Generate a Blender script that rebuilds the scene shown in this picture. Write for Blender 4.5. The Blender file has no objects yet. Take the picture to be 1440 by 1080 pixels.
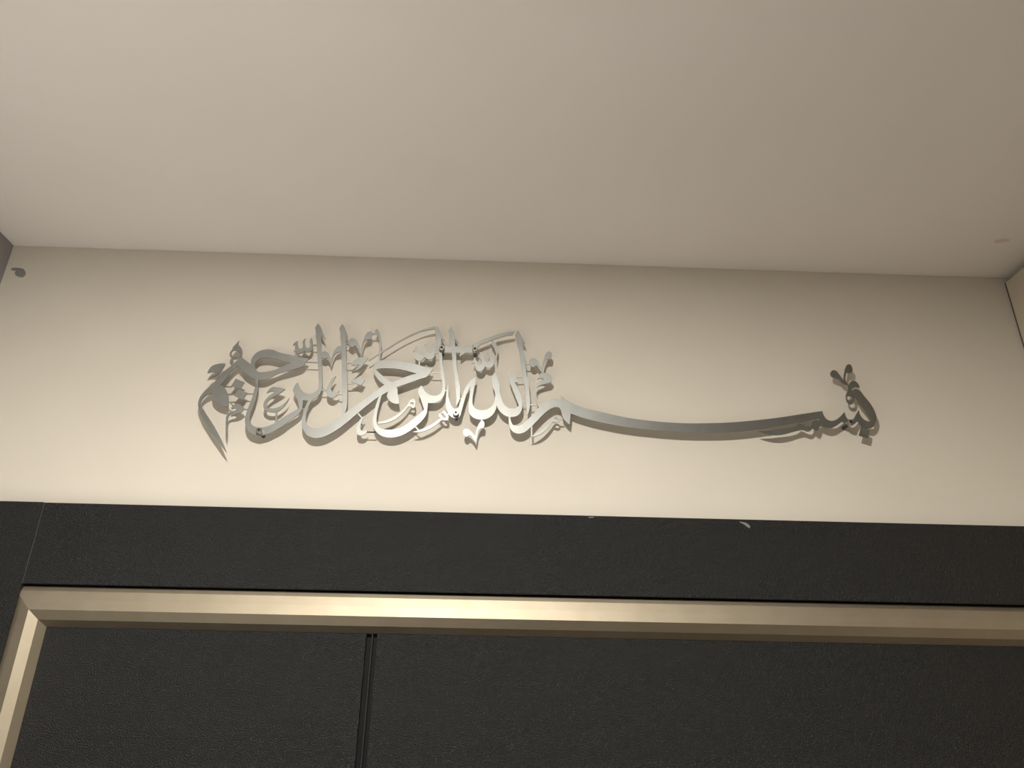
import bpy, bmesh, math, random
from mathutils import Vector, Matrix
from mathutils.geometry import tessellate_polygon

scene = bpy.context.scene
COL = scene.collection

# ------------------------------------------------------------------ camera
cam_data = bpy.data.cameras.new('camera')
cam_data.sensor_width = 36.0
cam_data.lens = 27.0
cam_data.clip_start = 0.01
camera = bpy.data.objects.new('camera', cam_data)
COL.objects.link(camera)
YAW, PITCH, ROLL = math.radians(1.64), math.radians(24.6), math.radians(0.96)
fwd = Vector((math.sin(YAW) * math.cos(PITCH), math.cos(YAW) * math.cos(PITCH), math.sin(PITCH)))
r0 = Vector((math.cos(YAW), -math.sin(YAW), 0))
u0 = r0.cross(fwd)
rgt = r0 * math.cos(ROLL) + u0 * math.sin(ROLL)
upv = -r0 * math.sin(ROLL) + u0 * math.cos(ROLL)
m = Matrix((rgt, upv, -fwd)).transposed().to_4x4()
m.translation = Vector((0, -1.15, 1.88))
camera.matrix_world = m
scene.camera = camera

# ------------------------------------------------------------------ world, light, exposure
world = bpy.data.worlds.new('dim_interior')
scene.world = world
world.use_nodes = True
world.node_tree.nodes['Background'].inputs[0].default_value = (1.0, 0.86, 0.72, 1)
world.node_tree.nodes['Background'].inputs[1].default_value = 0.02
LAMP = Vector((-0.13, -1.15, 2.635))

def disk_light(name, loc, size, power, color):
    ld = bpy.data.lights.new(name, 'AREA')
    ld.shape = 'DISK'
    ld.size = size
    ld.energy = power
    ld.color = color
    lo = bpy.data.objects.new(name, ld)
    lo.location = loc
    COL.objects.link(lo)
    return lo
WARM = (1.0, 0.962, 0.885)
disk_light('downlight_glow', LAMP, 0.045, 42.0, WARM)
FILL_LAMP = Vector((-0.45, -2.75, 2.635))  # added lamp out of view, gives ambient fill
disk_light('downlight_glow', FILL_LAMP, 0.10, 3.0, WARM)
scene.view_settings.view_transform = 'Standard'
scene.view_settings.look = 'None'
scene.view_settings.gamma = 1.0
scene.view_settings.use_curve_mapping = False
scene.view_settings.exposure = 0.0

# ------------------------------------------------------------------ helpers
def new_obj(name, verts, faces, mat, parent=None, smooth=False):
    me = bpy.data.meshes.new(name)
    me.from_pydata([tuple(v) for v in verts], [], faces)
    me.update()
    if mat:
        me.materials.append(mat)
    if smooth:
        for p in me.polygons:
            p.use_smooth = True
    o = bpy.data.objects.new(name, me)
    COL.objects.link(o)
    o.parent = parent
    return o

def bm_obj(name, bm, mat, parent=None, smooth=False):
    me = bpy.data.meshes.new(name)
    bmesh.ops.recalc_face_normals(bm, faces=bm.faces[:])
    bm.to_mesh(me)
    bm.free()
    me.materials.append(mat)
    if smooth:
        for p in me.polygons:
            p.use_smooth = True
    o = bpy.data.objects.new(name, me)
    COL.objects.link(o)
    o.parent = parent
    return o

def box(name, lo, hi, mat, parent=None, bevel=0.0, seg=2):
    bm = bmesh.new()
    bmesh.ops.create_cube(bm, size=1)
    lo, hi = Vector(lo), Vector(hi)
    for v in bm.verts:
        v.co = Vector([lo[i] + (v.co[i] + 0.5) * (hi[i] - lo[i]) for i in range(3)])
    if bevel:
        bmesh.ops.bevel(bm, geom=bm.edges[:], offset=bevel, segments=seg, profile=0.6, affect='EDGES')
    return bm_obj(name, bm, mat, parent)

def empty(name, loc=(0, 0, 0)):
    o = bpy.data.objects.new(name, None)
    o.location = loc
    o.empty_display_size = 0.05
    COL.objects.link(o)
    return o

def structure(o):
    o['kind'] = 'structure'
    return o

def tag(o, label, cat):
    o['label'] = label
    o['category'] = cat
    return o

# ------------------------------------------------------------------ materials
def mat_base(name, color, rough, metal=0.0, spec=0.5):
    mt = bpy.data.materials.new(name)
    mt.use_nodes = True
    nt = mt.node_tree
    b = nt.nodes['Principled BSDF']
    b.inputs['Base Color'].default_value = (*color, 1)
    b.inputs['Roughness'].default_value = rough
    b.inputs['Metallic'].default_value = metal
    b.inputs['Specular IOR Level'].default_value = spec
    return mt, nt, b

def add_noise_bump(nt, b, scale, strength, dist, detail=2.0, stretch=None, rough=0.5):
    tc = nt.nodes.new('ShaderNodeTexCoord')
    src = tc.outputs['Object']
    if stretch:
        mp = nt.nodes.new('ShaderNodeMapping')
        mp.inputs['Scale'].default_value = stretch
        nt.links.new(src, mp.inputs['Vector'])
        src = mp.outputs['Vector']
    n = nt.nodes.new('ShaderNodeTexNoise')
    n.inputs['Scale'].default_value = scale
    n.inputs['Detail'].default_value = detail
    n.inputs['Roughness'].default_value = rough
    nt.links.new(src, n.inputs['Vector'])
    bp = nt.nodes.new('ShaderNodeBump')
    bp.inputs['Strength'].default_value = strength
    bp.inputs['Distance'].default_value = dist
    nt.links.new(n.outputs['Fac'], bp.inputs['Height'])
    nt.links.new(bp.outputs['Normal'], b.inputs['Normal'])
    return src, n

def add_color_noise(nt, b, src, scale, c1, c2, detail=3.0):
    n = nt.nodes.new('ShaderNodeTexNoise')
    n.inputs['Scale'].default_value = scale
    n.inputs['Detail'].default_value = detail
    nt.links.new(src, n.inputs['Vector'])
    r = nt.nodes.new('ShaderNodeValToRGB')
    r.color_ramp.elements[0].position = 0.3
    r.color_ramp.elements[1].position = 0.7
    r.color_ramp.elements[0].color = (*c1, 1)
    r.color_ramp.elements[1].color = (*c2, 1)
    nt.links.new(n.outputs['Fac'], r.inputs['Fac'])
    nt.links.new(r.outputs['Color'], b.inputs['Base Color'])

M_WALL, nt, b = mat_base('cream_wall_paint', (0.68, 0.628, 0.545), 0.75, spec=0.25)
src, _ = add_noise_bump(nt, b, 220.0, 0.12, 0.0006, 3.0)
add_color_noise(nt, b, src, 7.0, (0.67, 0.618, 0.535), (0.69, 0.638, 0.555))
M_CEIL, nt, b = mat_base('off_white_ceiling_paint', (0.90, 0.86, 0.82), 0.85, spec=0.2)
src, _ = add_noise_bump(nt, b, 90.0, 0.14, 0.001, 4.0)
add_color_noise(nt, b, src, 5.0, (0.89, 0.85, 0.81), (0.91, 0.87, 0.83))
M_GREYWALL, nt, b = mat_base('dark_grey_wall_paint', (0.30, 0.285, 0.285), 0.7, spec=0.3)
add_noise_bump(nt, b, 200.0, 0.15, 0.0008)
M_FLOOR, nt, b = mat_base('brown_wood_floor', (0.3, 0.24, 0.18), 0.5)
src, _ = add_noise_bump(nt, b, 30.0, 0.1, 0.001, 4.0, (0.1, 1, 1))
add_color_noise(nt, b, src, 8.0, (0.25, 0.19, 0.14), (0.34, 0.27, 0.2))
M_BLACK, nt, b = mat_base('black_grained_laminate', (0.0085, 0.0086, 0.0088), 0.36, spec=0.37)
add_noise_bump(nt, b, 520.0, 1.0, 0.0026, 2.0, None, 0.65)
M_RUBBER, nt, b = mat_base('black_rubber_seal', (0.03, 0.03, 0.03), 0.35, spec=0.5)
add_noise_bump(nt, b, 300.0, 0.05, 0.0004)
M_GROOVE, nt, b = mat_base('black_groove', (0.004, 0.004, 0.004), 0.7, spec=0.2)
add_noise_bump(nt, b, 300.0, 0.05, 0.0004)
M_GOLD, nt, b = mat_base('satin_champagne_aluminium', (0.39, 0.34, 0.255), 0.55, metal=1.0)
src, _ = add_noise_bump(nt, b, 160.0, 0.03, 0.0003, 2.0)
add_color_noise(nt, b, src, 30.0, (0.345, 0.297, 0.22), (0.375, 0.327, 0.25))
M_STEEL, nt, b = mat_base('satin_silver_sheet_metal', (0.30, 0.30, 0.28), 0.45, metal=1.0)
src, _ = add_noise_bump(nt, b, 500.0, 0.05, 0.0004, 2.0)
add_color_noise(nt, b, src, 60.0, (0.255, 0.257, 0.243), (0.275, 0.277, 0.263))
M_SCREW, nt, b = mat_base('bright_screw_steel', (0.42, 0.41, 0.39), 0.25, metal=1.0)
add_noise_bump(nt, b, 400.0, 0.03, 0.0003)
M_SOCKET, nt, b = mat_base('dark_screw_socket', (0.09, 0.085, 0.08), 0.5, metal=0.6)
add_noise_bump(nt, b, 400.0, 0.03, 0.0003)
M_GAP_SHADE, nt, b = mat_base('brown_gap_shade', (0.10, 0.085, 0.07), 0.7)  # dark brown that paints the shade inside the cabinet gap
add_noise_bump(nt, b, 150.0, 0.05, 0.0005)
M_CAB, nt, b = mat_base('cream_cabinet_panel', (0.60, 0.53, 0.42), 0.45, spec=0.4)
add_noise_bump(nt, b, 150.0, 0.05, 0.0005)
M_SMEAR, nt, b = mat_base('grey_paint_smear', (0.26, 0.245, 0.23), 0.75)
add_noise_bump(nt, b, 150.0, 0.15, 0.0005)
M_STAIN, nt, b = mat_base('faint_brown_stain', (0.78, 0.68, 0.62), 0.8)
add_noise_bump(nt, b, 150.0, 0.1, 0.0005)
M_CHIP, nt, b = mat_base('pale_chipped_edge', (0.20, 0.20, 0.195), 0.6)
add_noise_bump(nt, b, 300.0, 0.2, 0.0005)
M_EDGE, nt, b = mat_base('grey_casing_edge', (0.10, 0.10, 0.10), 0.45)
add_noise_bump(nt, b, 300.0, 0.1, 0.0004)
M_LAMP = bpy.data.materials.new('lamp_diffuser_glow')
M_LAMP.use_nodes = True
bb = M_LAMP.node_tree.nodes['Principled BSDF']
bb.inputs['Base Color'].default_value = (0.9, 0.88, 0.84, 1)
bb.inputs['Emission Color'].default_value = (1.0, 0.86, 0.68, 1)
bb.inputs['Emission Strength'].default_value = 3.0
M_WHITE, nt, b = mat_base('white_lacquer', (0.74, 0.725, 0.70), 0.5)
add_noise_bump(nt, b, 200.0, 0.03, 0.0003)

# ------------------------------------------------------------------ room shell
XL, XR, ZC = -0.842, 0.916, 2.645
XH, YB = 1.60, -3.4
XA = -2.4
structure(box('wall_front', (XL - 0.12, 0.0, 0.0), (XH + 0.12, 0.12, ZC), M_WALL))
structure(box('wall_left', (XL - 0.12, -0.75, 0.0), (XL, -0.0005, ZC), M_GREYWALL))
structure(box('wall_left_hall', (XA, YB, 0.0), (XA + 0.12, -0.6305, ZC), M_GREYWALL))
structure(box('wall_left_return', (XA + 0.1205, -0.75, 0.0), (XL - 0.1205, -0.63, ZC), M_GREYWALL))
structure(box('wall_right', (XH, YB, 0.0), (XH + 0.12, -0.0005, ZC), M_GREYWALL))
structure(box('wall_back', (XA - 0.0, YB - 0.12, 0.0), (XH + 0.12, YB - 0.0005, ZC), M_GREYWALL))
structure(box('floor', (XA - 0.0, YB - 0.12, -0.1), (XH + 0.12, 0.12, -0.0005), M_FLOOR))
structure(box('ceiling', (XA - 0.0, YB - 0.12, ZC + 0.0005), (XH + 0.12, 0.12, ZC + 0.12), M_CEIL))
WALL = bpy.data.objects['wall_front']
CEIL = bpy.data.objects['ceiling']

def blob(name, outline, to3d, thick, nrm, mat, parent):
    """thin irregular patch of paint: outline in the plane, domed a little"""
    n = len(outline)
    c = Vector((sum(p[0] for p in outline) / n, sum(p[1] for p in outline) / n))
    vs, fs = [], []
    for p in outline:
        vs.append(to3d(p[0], p[1]))
    for p in outline:
        q = c + (Vector(p) - c) * 0.8
        vs.append(to3d(q.x, q.y) + nrm * thick)
    for i in range(n):
        j = (i + 1) % n
        fs.append((i, j, n + j, n + i))
    fs.append(tuple(range(n, 2 * n)))
    o = new_obj(name, vs, fs, mat, parent)
    return o

# ------------------------------------------------------------------ door with casing and metal trim
DOOR = structure(empty('door_1', (0.0, 0.0, 0.0)))
Z_BT = 2.1817                         # head casing top
Y_CAS = -0.026
Z_TT = 2.0627                         # trim outer top edge
Z_BB = Z_TT + 0.0020                  # head casing bottom
X_TL, X_TR = -0.6674, 0.8600          # trim outer edges
XJ = -0.6534                           # joint between side and head casing
X_CR = 0.912
box('head_casing', (XJ + 0.0005, Y_CAS, Z_BB), (X_TR + 0.002, -0.0005, Z_BT), M_BLACK, DOOR, 0.0009)
box('side_casing', (XL + 0.001, Y_CAS - 0.0006, 0.0), (XJ - 0.0005, -0.0005, Z_BT + 0.0005), M_BLACK, DOOR, 0.0009)
box('side_casing', (X_TR + 0.003, Y_CAS - 0.0006, 0.0), (X_CR, -0.0005, Z_BT), M_BLACK, DOOR, 0.0009)
box('joint_strip', (XJ - 0.0005, Y_CAS + 0.001, Z_BB), (XJ + 0.0005, -0.0005, Z_BT - 0.0006), M_EDGE, DOOR)
box('shadow_gap', (X_TL + 0.012, -0.004, Z_TT), (X_TR, -0.0005, Z_BB), M_RUBBER, DOOR)

# cross-section of the metal trim: (towards the room, inwards from the outer edge)
PROFILE = [(0.0, 0.0), (0.0175, 0.0), (0.0215, 0.0071), (0.0248, 0.0196), (0.0271, 0.0334), (0.0201, 0.0459), (0.0092, 0.0544), (0.0, 0.0544)]

def trim_piece(name, side):
    vs, fs = [], []
    n = len(PROFILE)
    for end in (0, 1):
        for p, h in PROFILE:
            if side == 'head':
                x = (X_TL + h) if end == 0 else (X_TR - h)
                vs.append((x, -p, Z_TT - h))
            elif side == 'left':
                vs.append((X_TL + h, -p, (Z_TT - h) if end == 0 else 0.0))
            else:
                vs.append((X_TR - h, -p, (Z_TT - h) if end == 0 else 0.0))
    for i in range(n):
        j = (i + 1) % n
        fs.append((i, j, n + j, n + i))
    fs.append(tuple(range(n)))
    fs.append(tuple(range(2 * n - 1, n - 1, -1)))
    bm = bmesh.new()
    bv = [bm.verts.new(v) for v in vs]
    for f in fs:
        bm.faces.new([bv[i] for i in f])
    return bm_obj(name, bm, M_GOLD, DOOR)
trim_piece('head_trim', 'head')
trim_piece('side_trim', 'left')
trim_piece('side_trim', 'right')

H_IN = PROFILE[-1][1]
Z_DT = Z_TT - H_IN - 0.0004
XG0, XG1 = -0.1670, -0.1516
box('door_leaf', (X_TL + H_IN + 0.0004, -0.0095, 0.005), (XG0, -0.0004, Z_DT), M_BLACK, DOOR, 0.0005)
box('door_leaf', (XG1, -0.0095, 0.005), (X_TR - H_IN - 0.0004, -0.0004, Z_DT), M_BLACK, DOOR, 0.0005)
# half-round rubber seal standing in the groove between the leaves
vs, fs = [], []
cxg = (XG0 + XG1) / 2
ra = 0.0016
K = 10
for z in (0.005, Z_DT):
    for k in range(K + 1):
        a = math.pi * k / K
        vs.append((cxg + 0.0004 - ra * math.cos(a), -0.0010 - 0.0062 * math.sin(a), z))
for k in range(K):
    fs.append((k, k + 1, K + 2 + k, K + 1 + k))
new_obj('seal_strip', vs, fs, M_RUBBER, DOOR, True)
box('groove_backing', (XG0, -0.0012, 0.005), (XG1, -0.0004, Z_DT), M_GROOVE, DOOR)

def on_casing(x, z):
    return Vector((x, Y_CAS - 0.00005, z))
CHIPS = [[(0.37814, 2.17837), (0.38253, 2.17739), (0.38784, 2.17661), (0.39198, 2.17355), (0.39387, 2.17043), (0.39226, 2.16814), (0.38887, 2.16986), (0.38478, 2.17337), (0.38138, 2.1751), (0.37845, 2.17711)], [(0.14935, 2.17892), (0.15271, 2.17968), (0.15806, 2.17981), (0.1587, 2.17915), (0.15601, 2.17827), (0.15066, 2.17794)]]
for c in CHIPS:
    blob('chipped_spot', c, on_casing, 0.0003, Vector((0, -1, 0)), M_CHIP, DOOR)

# ------------------------------------------------------------------ paint smear on the wall, stain on the ceiling
blob('paint_smear', [(-0.83449, 2.59786), (-0.82845, 2.60018), (-0.81903, 2.60006), (-0.81174, 2.59793), (-0.8069, 2.5925), (-0.80516, 2.58617), (-0.8084, 2.58095), (-0.81516, 2.58133), (-0.82211, 2.58473), (-0.82498, 2.59021), (-0.82336, 2.59395), (-0.8294, 2.59404)], lambda x, z: Vector((x, -0.00005, z)), 0.0005, Vector((0, -1, 0)), M_SMEAR, WALL)
blob('stain_mark', [(0.83229, -0.10799), (0.83501, -0.11266), (0.84616, -0.1163), (0.85547, -0.11571), (0.85869, -0.11063), (0.85016, -0.10636), (0.84112, -0.1028)], lambda x, y: Vector((x, y, ZC + 0.0004)), 0.0007, Vector((0, 0, -1)), M_STAIN, CEIL)

# ------------------------------------------------------------------ tall cabinet at the right
CAB = empty('tall_cabinet', (XR, -0.004, 0.0))
tag(CAB, 'cream tall cabinet side panel at the right edge, nearly touching the ceiling', 'cabinet')
cz = ZC - 0.012
def cab_box(name, lo, hi, bevel=0.001):
    o = box(name, lo, hi, M_CAB, None, bevel)
    o.parent = CAB
    o.matrix_parent_inverse = Matrix.Translation(-Vector((XR, -0.004, 0.0)))
    return o
cab_box('side_panel', (XR, -0.60, 0.001), (XR + 0.018, -0.004, cz))
sl = cab_box('gap_shade_strip', (XR + 0.0008, -0.0039, 0.001), (XR + 0.012, -0.0005, cz), 0.0)  # dark strip in the wall gap, its shade put into the colour
sl.data.materials[0] = M_GAP_SHADE
cab_box('side_panel', (XR + 0.60, -0.60, 0.001), (XR + 0.618, -0.004, cz))
cab_box('top_panel', (XR + 0.0185, -0.60, cz - 0.018), (XR + 0.5995, -0.004, cz))
cab_box('cabinet_door', (XR, -0.6205, 0.08), (XR + 0.308, -0.6015, cz))
cab_box('cabinet_door', (XR + 0.31, -0.6205, 0.08), (XR + 0.618, -0.6015, cz))

# ------------------------------------------------------------------ added white cupboard, unseen below the frame, bounces lamp light to the ceiling
CUP = empty('bounce_cupboard', (-0.545, -0.95, 0.0))
tag(CUP, 'added white cupboard, unseen below the picture, bouncing lamp light up to the ceiling', 'cupboard')
def cup_box(name, lo, hi):
    o = box(name, lo, hi, M_WHITE, None, 0.002)
    o.parent = CUP
    return o
cup_box('body', (-0.290, -0.55, 0.06), (0.390, 0.55, 1.675))
cup_box('plinth', (-0.27, -0.52, 0.001), (0.37, 0.52, 0.0595))
cup_box('top', (-0.295, -0.56, 1.6755), (0.42, 0.56, 1.70))
cup_box('bounce_cupboard_door', (0.3905, -0.548, 0.08), (0.408, -0.0015, 1.67))
cup_box('bounce_cupboard_door', (0.3905, 0.0015, 0.08), (0.408, 0.548, 1.67))

# ------------------------------------------------------------------ recessed ceiling lamps, the rear one added for ambient fill
def downlight(loc, label):
    t = empty('ceiling_downlight', (loc.x, loc.y, ZC))
    tag(t, label, 'ceiling lamp')
    N = 40
    vs, fs = [], []
    prof = [(0.053, 0.0), (0.056, -0.004), (0.070, -0.003), (0.072, 0.0)]
    for k in range(N):
        a = 2 * math.pi * k / N
        for r, z in prof:
            vs.append((r * math.cos(a), r * math.sin(a), z))
    n = len(prof)
    for k in range(N):
        j = (k + 1) % N
        for i in range(n - 1):
            fs.append((k * n + i, j * n + i, j * n + i + 1, k * n + i + 1))
    new_obj('ring', vs, fs, M_WHITE, t, True)
    vs = [(0.053 * math.cos(2 * math.pi * k / N), 0.053 * math.sin(2 * math.pi * k / N), -0.0008) for k in range(N)]
    new_obj('diffuser', vs, [tuple(reversed(range(N)))], M_LAMP, t)
downlight(LAMP, 'round white recessed lamp in the ceiling nearest the door')
downlight(FILL_LAMP, 'added unseen ceiling lamp for ambient fill, farther from the door')

# ------------------------------------------------------------------ calligraphy wall art, cut from sheet metal
OX, OZ = 0.08, 2.36                    # origin of the drawing on the wall
STANDOFF, THICK = 0.019, 0.002
ART = empty('calligraphy_wall_art', (OX, 0.0, OZ))
tag(ART, 'silver metal Arabic calligraphy sign screwed to the cream wall above the black door', 'wall art')

def smooth_loop(txt, n=4):
    pts = []
    for w in txt.split():
        c = w.endswith('*')
        x, z = w.rstrip('*').split(',')
        pts.append((Vector((float(x), float(z))) * 1e-4, c))
    N = len(pts)
    out = []
    for i in range(N):
        a, ca = pts[i]
        b2, cb = pts[(i + 1) % N]
        out.append(a)
        if ca and cb:
            continue
        L = (b2 - a).length + 1e-9
        def tan(pm, pc, pn):
            d1, d2 = (pc - pm).length + 1e-9, (pn - pc).length + 1e-9
            return ((pc - pm) / d1 * d2 + (pn - pc) / d2 * d1) / (d1 + d2)
        ta = None if ca else tan(pts[i - 1][0], a, b2)
        tb = None if cb else tan(a, b2, pts[(i + 2) % N][0])
        if ta is None:
            ta = 2 * (b2 - a) / L - tb
        if tb is None:
            tb = 2 * (b2 - a) / L - ta
        for k in range(1, n):
            t = k / n
            out.append(a * (2*t**3 - 3*t**2 + 1) + ta * (L * (t**3 - 2*t**2 + t))
                       + b2 * (-2*t**3 + 3*t**2) + tb * (L * (t**3 - t**2)))
    return out

def plate(name, loops, y_front, y_back):
    polys = [smooth_loop(l, 6 if 'letter' in name else 4) for l in loops]
    flat = [p for l in polys for p in l]
    tris = tessellate_polygon([[Vector((p.x, p.y, 0)) for p in l] for l in polys])
    n = len(flat)
    vs = [(p.x, y_front, p.y) for p in flat] + [(p.x, y_back, p.y) for p in flat]
    fs = []
    for t in tris:
        a, b2, c = [flat[i] for i in t]
        if (b2 - a).cross(c - a) < 0:
            t = (t[0], t[2], t[1])
        fs.append(tuple(t))                                   # front looks towards the room
        fs.append((n + t[0], n + t[2], n + t[1]))
    base = 0
    for li, l in enumerate(polys):
        k = len(l)
        area = sum(l[i].cross(l[(i + 1) % k]) for i in range(k))
        for i in range(k):
            i0, i1 = base + i, base + (i + 1) % k
            ccw = (area > 0) == (li == 0)
            fs.append((i0, n + i0, n + i1, i1) if ccw else (i0, i1, n + i1, n + i0))
        base += k
    return new_obj(name, vs, fs, M_STEEL, ART)

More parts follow.
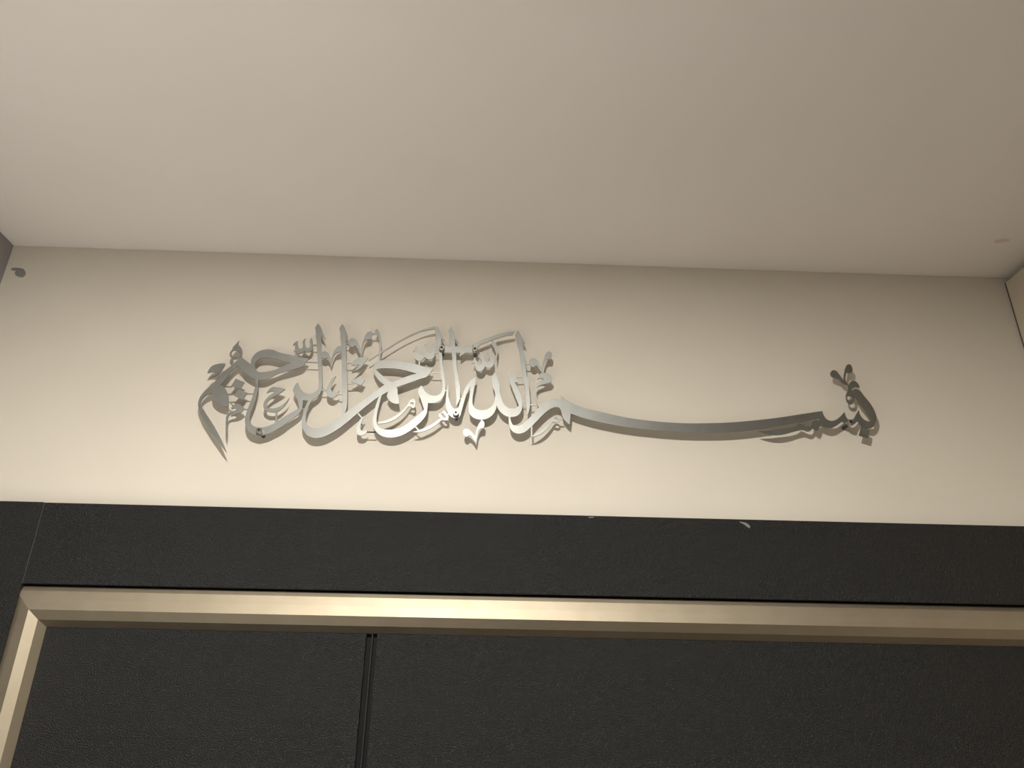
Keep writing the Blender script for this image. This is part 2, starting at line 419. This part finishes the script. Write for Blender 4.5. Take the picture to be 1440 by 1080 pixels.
ART_PARTS = [
    ('letter_meem', ["-5318,144 -5375,56 -5412,-44 -5416,-117 -5397,-189 -5354,-273 -5284,-385 -5191,-507 -5098,-628 -5003,-737 -4908,-850 -4830,-929* -4885,-826 -4946,-723 -5013,-620 -5093,-504 -5186,-382 -5271,-276 -5329,-199 -5369,-146 -5380,-110 -5358,-36 -5303,27 -5228,66* -5208,-7 -5149,-85 -5063,-137 -4948,-161* -4945,-78 -4974,31 -5032,140 -5116,206* -5070,301 -4983,455 -4897,553* -4831,498 -4751,418 -4674,364 -4594,323* -4543,318 -4420,328 -4357,362 -4254,432 -4037,511 -3864,581* -3790,722* -3855,735 -3954,745 -4096,779 -4310,830 -4360,854 -4454,868 -4533,858 -4619,820 -4678,753 -4703,694 -4705,617 -4697,585* -4788,653 -4864,702* -4926,659 -5006,556 -5125,425 -5209,259", "-4639,613 -4616,652 -4566,699 -4489,714 -4408,714 -4290,689 -4172,660 -4077,634* -4203,557 -4288,509 -4396,472 -4484,456 -4583,468 -4621,530"]),
    ('letter_lam_ra', ["-4589,323* -4573,180 -4578,142 -4587,18 -4618,-142 -4641,-275 -4642,-372 -4624,-455 -4591,-525 -4538,-582 -4456,-618 -4367,-625 -4272,-604 -4170,-548 -4030,-449 -3972,-388 -3883,-313 -3824,-251 -3792,-202 -3783,-141 -3791,-19* -3698,-16* -3653,-14* -3612,14 -3571,47 -3533,107 -3519,175 -3517,275 -3534,401 -3575,706 -3621,991 -3639,1148* -3556,1082* -3616,1202 -3679,1334 -3719,1380* -3756,1291* -3736,1225 -3702,1040 -3644,703 -3591,399 -3573,236 -3576,186 -3595,152 -3636,116 -3701,95 -3758,106 -3826,153 -3875,226 -3912,294* -3958,211 -3966,149 -3921,64 -3871,-21 -3843,-106 -3839,-157* -3897,-205 -3989,-268 -4039,-306 -4188,-424 -4290,-478 -4386,-498 -4453,-491 -4512,-463 -4554,-405 -4577,-334 -4577,-261 -4551,-140 -4529,8 -4520,132 -4522,181 -4544,324*"]),
    ('letter_ra_bowl', ["-3698,-13* -3732,-102 -3753,-200 -3763,-297 -3759,-393 -3740,-476 -3698,-546 -3635,-610 -3554,-643 -3477,-644 -3392,-620 -3278,-558 -3136,-447 -3035,-348 -2914,-221 -2782,-86 -2595,86* -2455,177* -2325,256* -2512,307* -2638,197 -2847,10 -2951,-79 -3054,-167 -3110,-220* -3142,-261* -3205,-317 -3317,-410 -3421,-467 -3518,-489 -3596,-476 -3656,-438 -3691,-379 -3707,-296 -3703,-199 -3678,-89 -3623,14*"]),
    ('letter_alif', ["-3142,-265* -3171,37 -3222,411 -3257,742 -3302,1054 -3333,1226 -3357,1292* -3320,1380* -3279,1328 -3219,1203 -3178,1091* -3231,1149* -3217,1017 -3180,719 -3137,413 -3105,163 -3088,-83 -3093,-168 -3110,-221*"]),
    ('letter_ha', ["-2522,292* -2607,354 -2670,428 -2711,503 -2734,566 -2728,630 -2694,696 -2627,724 -2512,730 -2373,726 -2199,709 -2034,672 -1917,637 -1770,597* -1812,526 -1848,467 -1971,412 -2337,256* -2320,238 -2305,163 -2281,52 -2267,-27* -2349,-26 -2407,5 -2451,53 -2471,96 -2464,146 -2456,180* -2498,282*", "-2682,561* -2615,580 -2466,588 -2327,579 -2187,552 -2023,506* -2136,471 -2269,409 -2417,338* -2471,371 -2545,432 -2631,506"]),
    ('letter_lam_ra', ["-2456,183* -2521,150 -2542,125 -2571,6 -2589,-105 -2601,-227 -2598,-323 -2574,-407 -2532,-447 -2446,-474 -2358,-474 -2270,-457 -2163,-406 -2037,-295 -1932,-194 -1863,-117* -1898,-22 -1945,100 -1978,173 -1976,223 -1935,302* -1904,251 -1860,190 -1795,142 -1725,125 -1658,140 -1615,178 -1599,235 -1611,386 -1634,487 -1657,652 -1694,898 -1727,1068 -1765,1266 -1783,1333* -1739,1395* -1694,1322 -1647,1217 -1589,1112* -1662,1166* -1657,1070 -1637,913 -1615,718 -1573,463 -1552,337 -1546,212 -1546,212 -1562,143 -1592,80 -1630,41 -1696,6 -1763,-3 -1811,-1* -1814,-93 -1820,-179 -1870,-284 -1974,-401 -2100,-512 -2217,-575 -2325,-604 -2413,-604 -2504,-577 -2575,-526 -2625,-456 -2650,-361 -2656,-240 -2643,-131 -2620,-7 -2595,86*"]),
    ('letter_alif', ["-1508,1399* -1469,1317 -1423,1211 -1358,1091* -1438,1164* -1426,1025 -1409,907 -1372,597 -1337,395 -1317,294 -1305,169 -1309,82 -1334,7 -1362,-45* -1361,68 -1378,242 -1410,468 -1436,621 -1462,801 -1490,1016 -1521,1168 -1552,1327*"]),
    ('letter_lam_heh', ["-1496,358* -1521,238 -1530,88 -1527,-23 -1503,-121 -1471,-193 -1424,-234 -1356,-250 -1301,-224 -1271,-126 -1233,47 -1194,198 -1144,306* -1153,162 -1164,12 -1160,-86 -1146,-159 -1099,-218 -1030,-253 -951,-262 -862,-242 -784,-185 -730,-85 -715,-11* -674,-96 -604,-167 -524,-201 -445,-201 -367,-166 -317,-85 -306,1 -313,88 -360,261 -420,411 -371,390* -397,437 -415,500 -445,550 -492,613* -531,509* -512,395 -488,333 -428,172 -360,-3* -414,-47 -482,-59 -550,-37 -608,29 -650,140 -674,289 -694,415 -709,459 -727,509 -758,572* -800,501 -805,437 -779,286 -755,236 -751,74 -778,-1 -833,-64 -911,-97 -990,-99 -1059,-71 -1095,-10 -1105,101 -1092,226 -1074,352 -1059,476* -1145,413 -1199,336 -1242,246 -1261,171 -1301,33 -1341,-79 -1386,-89 -1439,-33 -1472,52 -1494,163 -1500,276"]),
    ('letter_alif', ["-393,1368* -348,1288 -300,1196 -273,1110* -317,1149* -311,1089 -280,919 -255,698 -238,531 -212,443 -194,254 -181,67 -187,-32 -231,-177* -238,-33 -250,127 -269,314 -291,428 -331,708 -368,968 -394,1126 -437,1278*"]),
    ('letter_seen_meem', ["-519,-201* -517,-298 -493,-394 -442,-458 -363,-483 -274,-459 -173,-372 -61,-248 52,-123 143,-47 223,-10 286,-24 314,-78 335,-176 447,-304* 467,-117* 608,-168 980,-261 1390,-327 1798,-363 2206,-383 2616,-379 3031,-355 3448,-297 4097,-168 4490,-83* 4484,-200 4526,-223 4592,-246 4662,-238 4750,-192 4837,-129* 4866,-128 4894,-155 4941,-178 5005,-182 5056,-150 5084,-118* 5107,-114 5137,-164 5181,-204 5242,-223 5300,-221 5352,-185 5388,-130 5415,-67 5422,-12 5412,71 5378,174 5293,323 5219,435 5152,459 5115,419 5113,368 5137,305 5171,231 5243,107 5303,-16 5340,-99* 5274,-109 5210,-80 5164,-7 5157,86* 5096,3 5037,-73 4987,-93 4943,-76 4919,-15 4912,47* 4808,-55 4730,-107 4658,-119 4594,-86 4559,-13 4551,49* 4116,-32 3890,-76 3467,-142 3047,-192 2630,-221 2217,-230 1807,-211 1398,-166 986,-83 555,34 396,122 317,185* 313,105* 270,124 190,131 98,101 30,43 -39,-27 -129,-141 -219,-241 -309,-322 -376,-354 -443,-342 -484,-273 -494,-200*"]),
    ('swash_stroke', ["-1765,1394* -1914,1348 -2086,1269 -2255,1169 -2422,1051 -2586,920 -2662,859 -2824,730* -2811,711* -2638,851 -2475,979 -2309,1104 -2141,1211 -1970,1293 -1781,1336*"]),
    ('swash_stroke', ["-1146,1058* -1019,1138 -845,1224 -669,1291 -444,1341* -473,1275* -609,1246 -784,1180 -936,1108 -1028,1058 -1073,997*"]),
    ('support_bar', ["-1643,1024* -1145,1032* -1073,997* -1094,915* -1257,910* -1342,838* -1339,910* -1636,906*"]),
    ('shadda_mark', ["-4074,956* -4057,1002 -4006,1037* -3985,939 -3962,900 -3928,902 -3912,941 -3924,1033 -3888,1090* -3866,943 -3842,911 -3814,912 -3795,945 -3813,1050 -3790,1113* -3751,947 -3754,894 -3778,854 -3816,840 -3852,845 -3883,864* -3902,831 -3940,813 -3985,808 -4025,846 -4037,924 -4040,979*"]),
    ('shadda_mark', ["-2113,897* -2085,948 -2079,993 -2049,1004* -2041,912 -2018,861 -1976,849 -1937,877 -1937,968 -1936,1034 -1905,1055* -1883,931 -1856,879 -1815,881 -1800,920 -1812,1025 -1790,1082* -1759,974 -1752,896 -1754,831 -1787,784 -1832,769 -1879,781 -1910,812* -1937,772 -1969,739 -2015,737 -2058,768 -2078,833 -2080,922*"]),
    ('shadda_mark', ["-1094,844* -1073,794 -1058,737 -1031,701 -998,695 -980,725 -989,796 -1004,868 -1026,940* -993,927 -965,870 -937,798 -910,756 -877,750 -852,772 -861,859 -889,938 -864,984* -824,925 -796,846 -780,760 -792,688 -829,651 -874,649 -924,676* -945,625 -982,589 -1027,584 -1066,614 -1081,664 -1095,741* -1141,716* -1123,763 -1106,814"]),
    ('dagger_alif_mark', ["-830,1160* -770,1125 -729,1031 -720,943 -731,863 -742,767* -750,833 -752,920 -773,993 -808,1058 -835,1101"]),
    ('dagger_alif_mark', ["-2743,1313* -2697,1261 -2660,1169 -2638,1050 -2633,853 -2638,717* -2661,736* -2666,878 -2675,1075 -2701,1167 -2740,1213 -2761,1252"]),
    ('vowel_mark', ["-3178,1032 -3172,1085 -3129,1119 -3068,1102 -3014,1024 -2972,894* -2954,1000 -2939,1093 -2913,1187 -2872,1248 -2825,1252 -2799,1224 -2811,1164 -2823,1103* -2859,1109 -2904,1087 -2932,1014 -2944,895 -2952,801* -2987,868 -3030,945 -3062,983 -3100,956 -3149,974"]),
    ('vowel_mark', ["-3602,782 -3596,834 -3553,862 -3494,844 -3458,787 -3427,710* -3418,788 -3394,880 -3355,947 -3283,978* -3270,856* -3344,849 -3385,802 -3404,711 -3412,631* -3441,684 -3494,747 -3526,727 -3574,744"]),
    ('vowel_mark', ["-1229,-475 -1214,-433 -1169,-425 -1112,-460 -1065,-518 -1036,-567* -1033,-505 -1014,-409 -983,-324 -939,-274 -905,-309 -903,-370 -918,-409* -963,-413 -1000,-468 -1014,-564 -1028,-644* -1057,-601 -1109,-537 -1143,-526 -1175,-557 -1215,-534"]),
    ('vowel_mark', ["-203,777 -180,837 -133,858 -74,821 -27,731 2,665* 19,759 49,864 84,957 126,985 161,966 172,894 160,848* 125,840 90,833 54,773 37,669 25,588* -16,615 -51,679 -86,716 -132,686 -179,707"]),
    ('vowel_mark', ["-68,467* -39,538 7,588 77,580 181,487* 146,422 76,395 -16,367 -73,327 -85,270 -79,182 -67,120 -39,-30* -67,33 -90,157 -110,282 -108,345 -74,403 -4,443 36,470 -4,490 -45,480"]),
    ('vowel_mark', ["4800,746 4818,776 4857,793 4898,778 4930,729 4965,665 4995,608* 5004,659 5034,761 5070,857 5096,894 5129,911 5160,896 5176,853 5173,794 5146,757 5099,752 5072,751 5043,696 5025,609 5041,567 5054,524* 5003,537 4956,571 4907,634 4851,654 4808,674 4794,710"]),
    ('vowel_mark', ["5117,599* 5160,609 5239,519 5239,484* 5163,491 5103,451 5111,394 5121,318 5108,241 5071,196 5029,188 4993,219 4982,294 5002,377 5040,430 5064,533", "4997,295 5017,324 5065,331 5092,317 5090,285 5070,259 5034,254 5003,263"]),
    ('vowel_mark', ["-5366,411* -5350,481 -5305,546 -5242,574 -5113,588* -5129,514 -5163,449 -5218,372 -5280,339 -5326,316* -5294,357 -5241,407 -5225,432* -5284,430"]),
    ('vowel_mark', ["-3088,667* -3032,736 -2955,771 -2875,780 -2833,764* -2867,703 -2916,611 -2990,545 -3055,510* -3003,564 -2959,636* -3022,631 -3089,619*"]),
    ('vowel_mark', ["-4894,-186* -4853,-130 -4802,-104 -4741,-133 -4684,-180* -4723,-248 -4785,-274 -4861,-284 -4905,-319 -4910,-368 -4889,-498 -4874,-665* -4893,-616 -4922,-499 -4938,-380 -4942,-326 -4923,-274 -4868,-240 -4816,-220 -4803,-198 -4833,-184 -4875,-200*"]),
    ('vowel_mark', ["-4374,90* -4344,156 -4299,194 -4221,197 -4093,167* -4132,125 -4202,67 -4284,9 -4331,-47 -4350,-109 -4326,-157 -4258,-170 -4181,-159 -4110,-114 -4051,-51 -4009,20* -4033,-63 -4083,-150 -4162,-219 -4237,-233 -4317,-223 -4373,-183 -4395,-123 -4387,-49 -4342,26 -4274,96 -4260,121 -4311,122"]),
    ('vowel_mark', ["-3314,420* -3350,331 -3368,242 -3367,186 -3323,138 -3277,133 -3239,168* -3252,109 -3281,65 -3323,39 -3380,49 -3425,98 -3441,165 -3430,240 -3395,329 -3352,400"]),
    ('vowel_mark', ["-2787,-248* -2816,-318 -2837,-390 -2841,-462 -2815,-503 -2770,-505 -2726,-480* -2735,-524 -2764,-567 -2812,-586 -2857,-575 -2893,-523 -2896,-428 -2869,-343 -2830,-282"]),
    ('ring_mark', ["-4960,1013* -4954,939 -4904,882 -4874,818 -4872,753 -4910,700 -4962,673 -5021,684 -5064,734 -5068,792 -5047,838 -5033,897 -4996,951", "-5044,773 -5037,816 -5001,837 -4952,818 -4900,772 -4927,736 -4982,724 -5025,742"]),
    ('curved_stroke_mark', ["-2579,-356* -2481,-329 -2373,-280 -2267,-204 -2184,-117 -2133,-42 -2093,33 -2050,59 -2017,36 -2010,-26 -2017,-87 -2045,-100 -2074,-77 -2120,-74* -2170,-153 -2263,-259 -2369,-334 -2477,-370 -2577,-379*", "-2095,-22 -2069,3 -2028,-20 -2037,-41 -2077,-40"]),
    ('curved_stroke_mark', ["-2017,-504* -1914,-465 -1806,-414 -1698,-345 -1613,-270 -1586,-253* -1621,-234 -1628,-198 -1601,-172 -1574,-159 -1565,-120* -1524,-146 -1482,-193 -1471,-248 -1489,-290 -1522,-294 -1575,-283* -1642,-355 -1749,-436 -1857,-487 -1956,-508", "-1595,-184 -1568,-171 -1532,-207 -1508,-243 -1530,-255 -1576,-220"]),
    ('curved_stroke_mark', ["-184,-534* -106,-490 -16,-422 74,-329 154,-224 176,-193 211,-167 256,-178 284,-214 272,-257 244,-282 198,-275 171,-268* 119,-352 29,-451 -72,-507", "193,-210 222,-194 256,-215 264,-236 230,-240"]),
    ('teeth_mark', ["3445,-326* 3624,-317 3786,-292 3949,-267 4069,-230 4140,-177* 4195,-199 4254,-231 4312,-229 4365,-133 4477,-110* 4472,-184 4449,-253 4404,-298 4375,-275 4347,-252* 4294,-304 4249,-311 4207,-290 4164,-281 4104,-296 3971,-341 3838,-378 3647,-384"]),
    ('dot_mark', ["-4900,326* -4752,268* -4798,148* -4952,199*"]),
    ('dot_mark', ["-4814,147* -4675,83* -4740,-35* -4880,34*"]),
    ('dot_mark', ["-2950,426* -2848,374* -2895,272* -3012,310* -3060,332* -3012,360*"]),
    ('dot_mark', ["5156,-184* 5084,-356* 5220,-399* 5269,-269*"]),
    ('connecting_tab', ["-3764,982* -3684,984* -3681,962* -3762,959*"]),
    ('connecting_tab', ["-3812,668* -3628,665* -3626,647* -3815,649*"]),
    ('connecting_tab', ["-3224,1030* -3166,1032* -3164,1011* -3222,1009*"]),
    ('connecting_tab', ["-3175,670* -3072,673* -3070,658* -3173,654*"]),
    ('connecting_tab', ["-3131,305* -3007,316* -3005,296* -3129,285*"]),
    ('connecting_tab', ["-3525,185* -3430,188* -3428,168* -3523,165*"]),
    ('connecting_tab', ["-3258,115* -3176,118* -3174,97* -3256,94*"]),
    ('connecting_tab', ["-4007,814* -3966,812* -3962,738* -3994,746*"]),
    ('connecting_tab', ["-5052,192* -4935,198* -4934,175* -5049,173*"]),
    ('connecting_tab', ["-4984,55* -4868,61* -4864,42* -4981,36*"]),
    ('connecting_tab', ["-4686,79* -4569,83* -4569,63* -4683,60*"]),
    ('connecting_tab', ["-4944,-84* -4928,-78* -4852,-136* -4872,-152*"]),
    ('connecting_tab', ["-4699,-187* -4633,-188* -4634,-208* -4697,-205*"]),
    ('connecting_tab', ["-4933,706* -4894,707* -4888,637* -4922,636*"]),
    ('connecting_tab', ["-5018,677* -4995,678* -4985,570* -5008,569*"]),
    ('connecting_tab', ["-4194,-214* -4163,-213* -4140,-411* -4167,-417*"]),
    ('connecting_tab', ["-2913,-214* -2888,-208* -2806,-299* -2828,-308*"]),
    ('connecting_tab', ["-2742,-516* -2593,-512* -2591,-529* -2740,-533*"]),
    ('connecting_tab', ["-2011,751* -1986,751* -1980,655* -2004,654*"]),
    ('connecting_tab', ["-1761,902* -1683,901* -1682,888* -1760,885*"]),
    ('connecting_tab', ["-1812,534* -1634,540* -1633,522* -1811,517*"]),
    ('connecting_tab', ["-1992,-416* -1974,-406* -1911,-471* -1929,-483*"]),
    ('connecting_tab', ["-1500,-184* -1472,-171* -1460,-186* -1488,-199*"]),
    ('connecting_tab', ["-1555,233* -1515,232* -1514,213* -1554,212*"]),
    ('connecting_tab', ["-1321,97* -1279,96* -1280,81* -1320,79*"]),
    ('connecting_tab', ["-2817,1230* -2741,1233* -2739,1199* -2814,1197*"]),
    ('connecting_tab', ["-427,504* -300,510* -299,494* -427,487*"]),
    ('connecting_tab', ["-263,750* -191,752* -191,731* -263,729*"]),
    ('connecting_tab', ["-318,73* -250,75* -250,60* -318,58*"]),
    ('connecting_tab', ["-193,30* -67,27* -67,6* -192,7*"]),
    ('connecting_tab', ["-168,-348* -145,-335* -145,-515* -165,-523*"]),
    ('connecting_tab', ["261,-200* 341,-200* 340,-227* 267,-226*"]),
    ('connecting_tab', ["-959,-251* -935,-250* -933,-310* -955,-311*"]),
    ('connecting_tab', ["-3787,-153* -3784,-171* -3750,-176* -3753,-158*"]),
    ('connecting_tab', ["-2593,-512* -2730,-516* -2729,-533* -2591,-529*"]),
]
for i, (name, loops) in enumerate(ART_PARTS):
    if name == 'connecting_tab':
        plate(name, loops, -(STANDOFF + THICK - 0.0004), -(STANDOFF + 0.0003))
    else:
        e = 0.00004 * (i % 5)
        plate(name, loops, -(STANDOFF + THICK + e), -(STANDOFF - e))

def lathe(prof, N, y_axis=True):
    vs, fs = [], []
    n = len(prof)
    for k in range(N):
        a = 2 * math.pi * k / N
        for r, y in prof:
            vs.append((r * math.cos(a), y, r * math.sin(a)))
    for k in range(N):
        j = (k + 1) % N
        for i in range(n - 1):
            fs.append((k * n + i, k * n + i + 1, j * n + i + 1, j * n + i))
    return vs, fs

SCREWS = [(-0.43778, -0.0569), (-0.16413, 0.0958), (-0.10945, 0.09541), (-0.13567, -0.01839), (0.49541, -0.01583)]
yp = -(STANDOFF + THICK + 0.0002)
head_prof = [(0.0047, yp), (0.0048, yp - 0.0062), (0.0045, yp - 0.0070), (0.0039, yp - 0.0075), (0.0024, yp - 0.0075), (0.0022, yp - 0.0040)]
head_vs, head_fs = lathe(head_prof, 28)
sock_vs = [(0.0024 * math.cos(math.pi * k / 3), yp - 0.0042, 0.0024 * math.sin(math.pi * k / 3)) for k in range(6)]
spacer_vs, spacer_fs = lathe([(0.0, -0.0003), (0.0028, -0.0003), (0.0028, -STANDOFF + 0.0003), (0.0, -STANDOFF + 0.0003)], 20)
head = new_obj('screw', head_vs, head_fs, M_SCREW, ART, True)
for poly in head.data.polygons:
    poly.use_smooth = False
sock = new_obj('hex_socket', sock_vs, [(0, 1, 2, 3, 4, 5)], M_SOCKET, head)
spacer = new_obj('spacer', spacer_vs, spacer_fs, M_SOCKET, ART)
for i, (sx, sz) in enumerate(SCREWS):
    if i:
        h2, s2, p2 = head.copy(), sock.copy(), spacer.copy()
        for o in (h2, s2, p2):
            COL.objects.link(o)
        h2.parent = ART
        s2.parent = h2
        p2.parent = ART
    else:
        h2, s2, p2 = head, sock, spacer
    h2.location = (sx, 0, sz)
    p2.location = (sx, 0, sz)
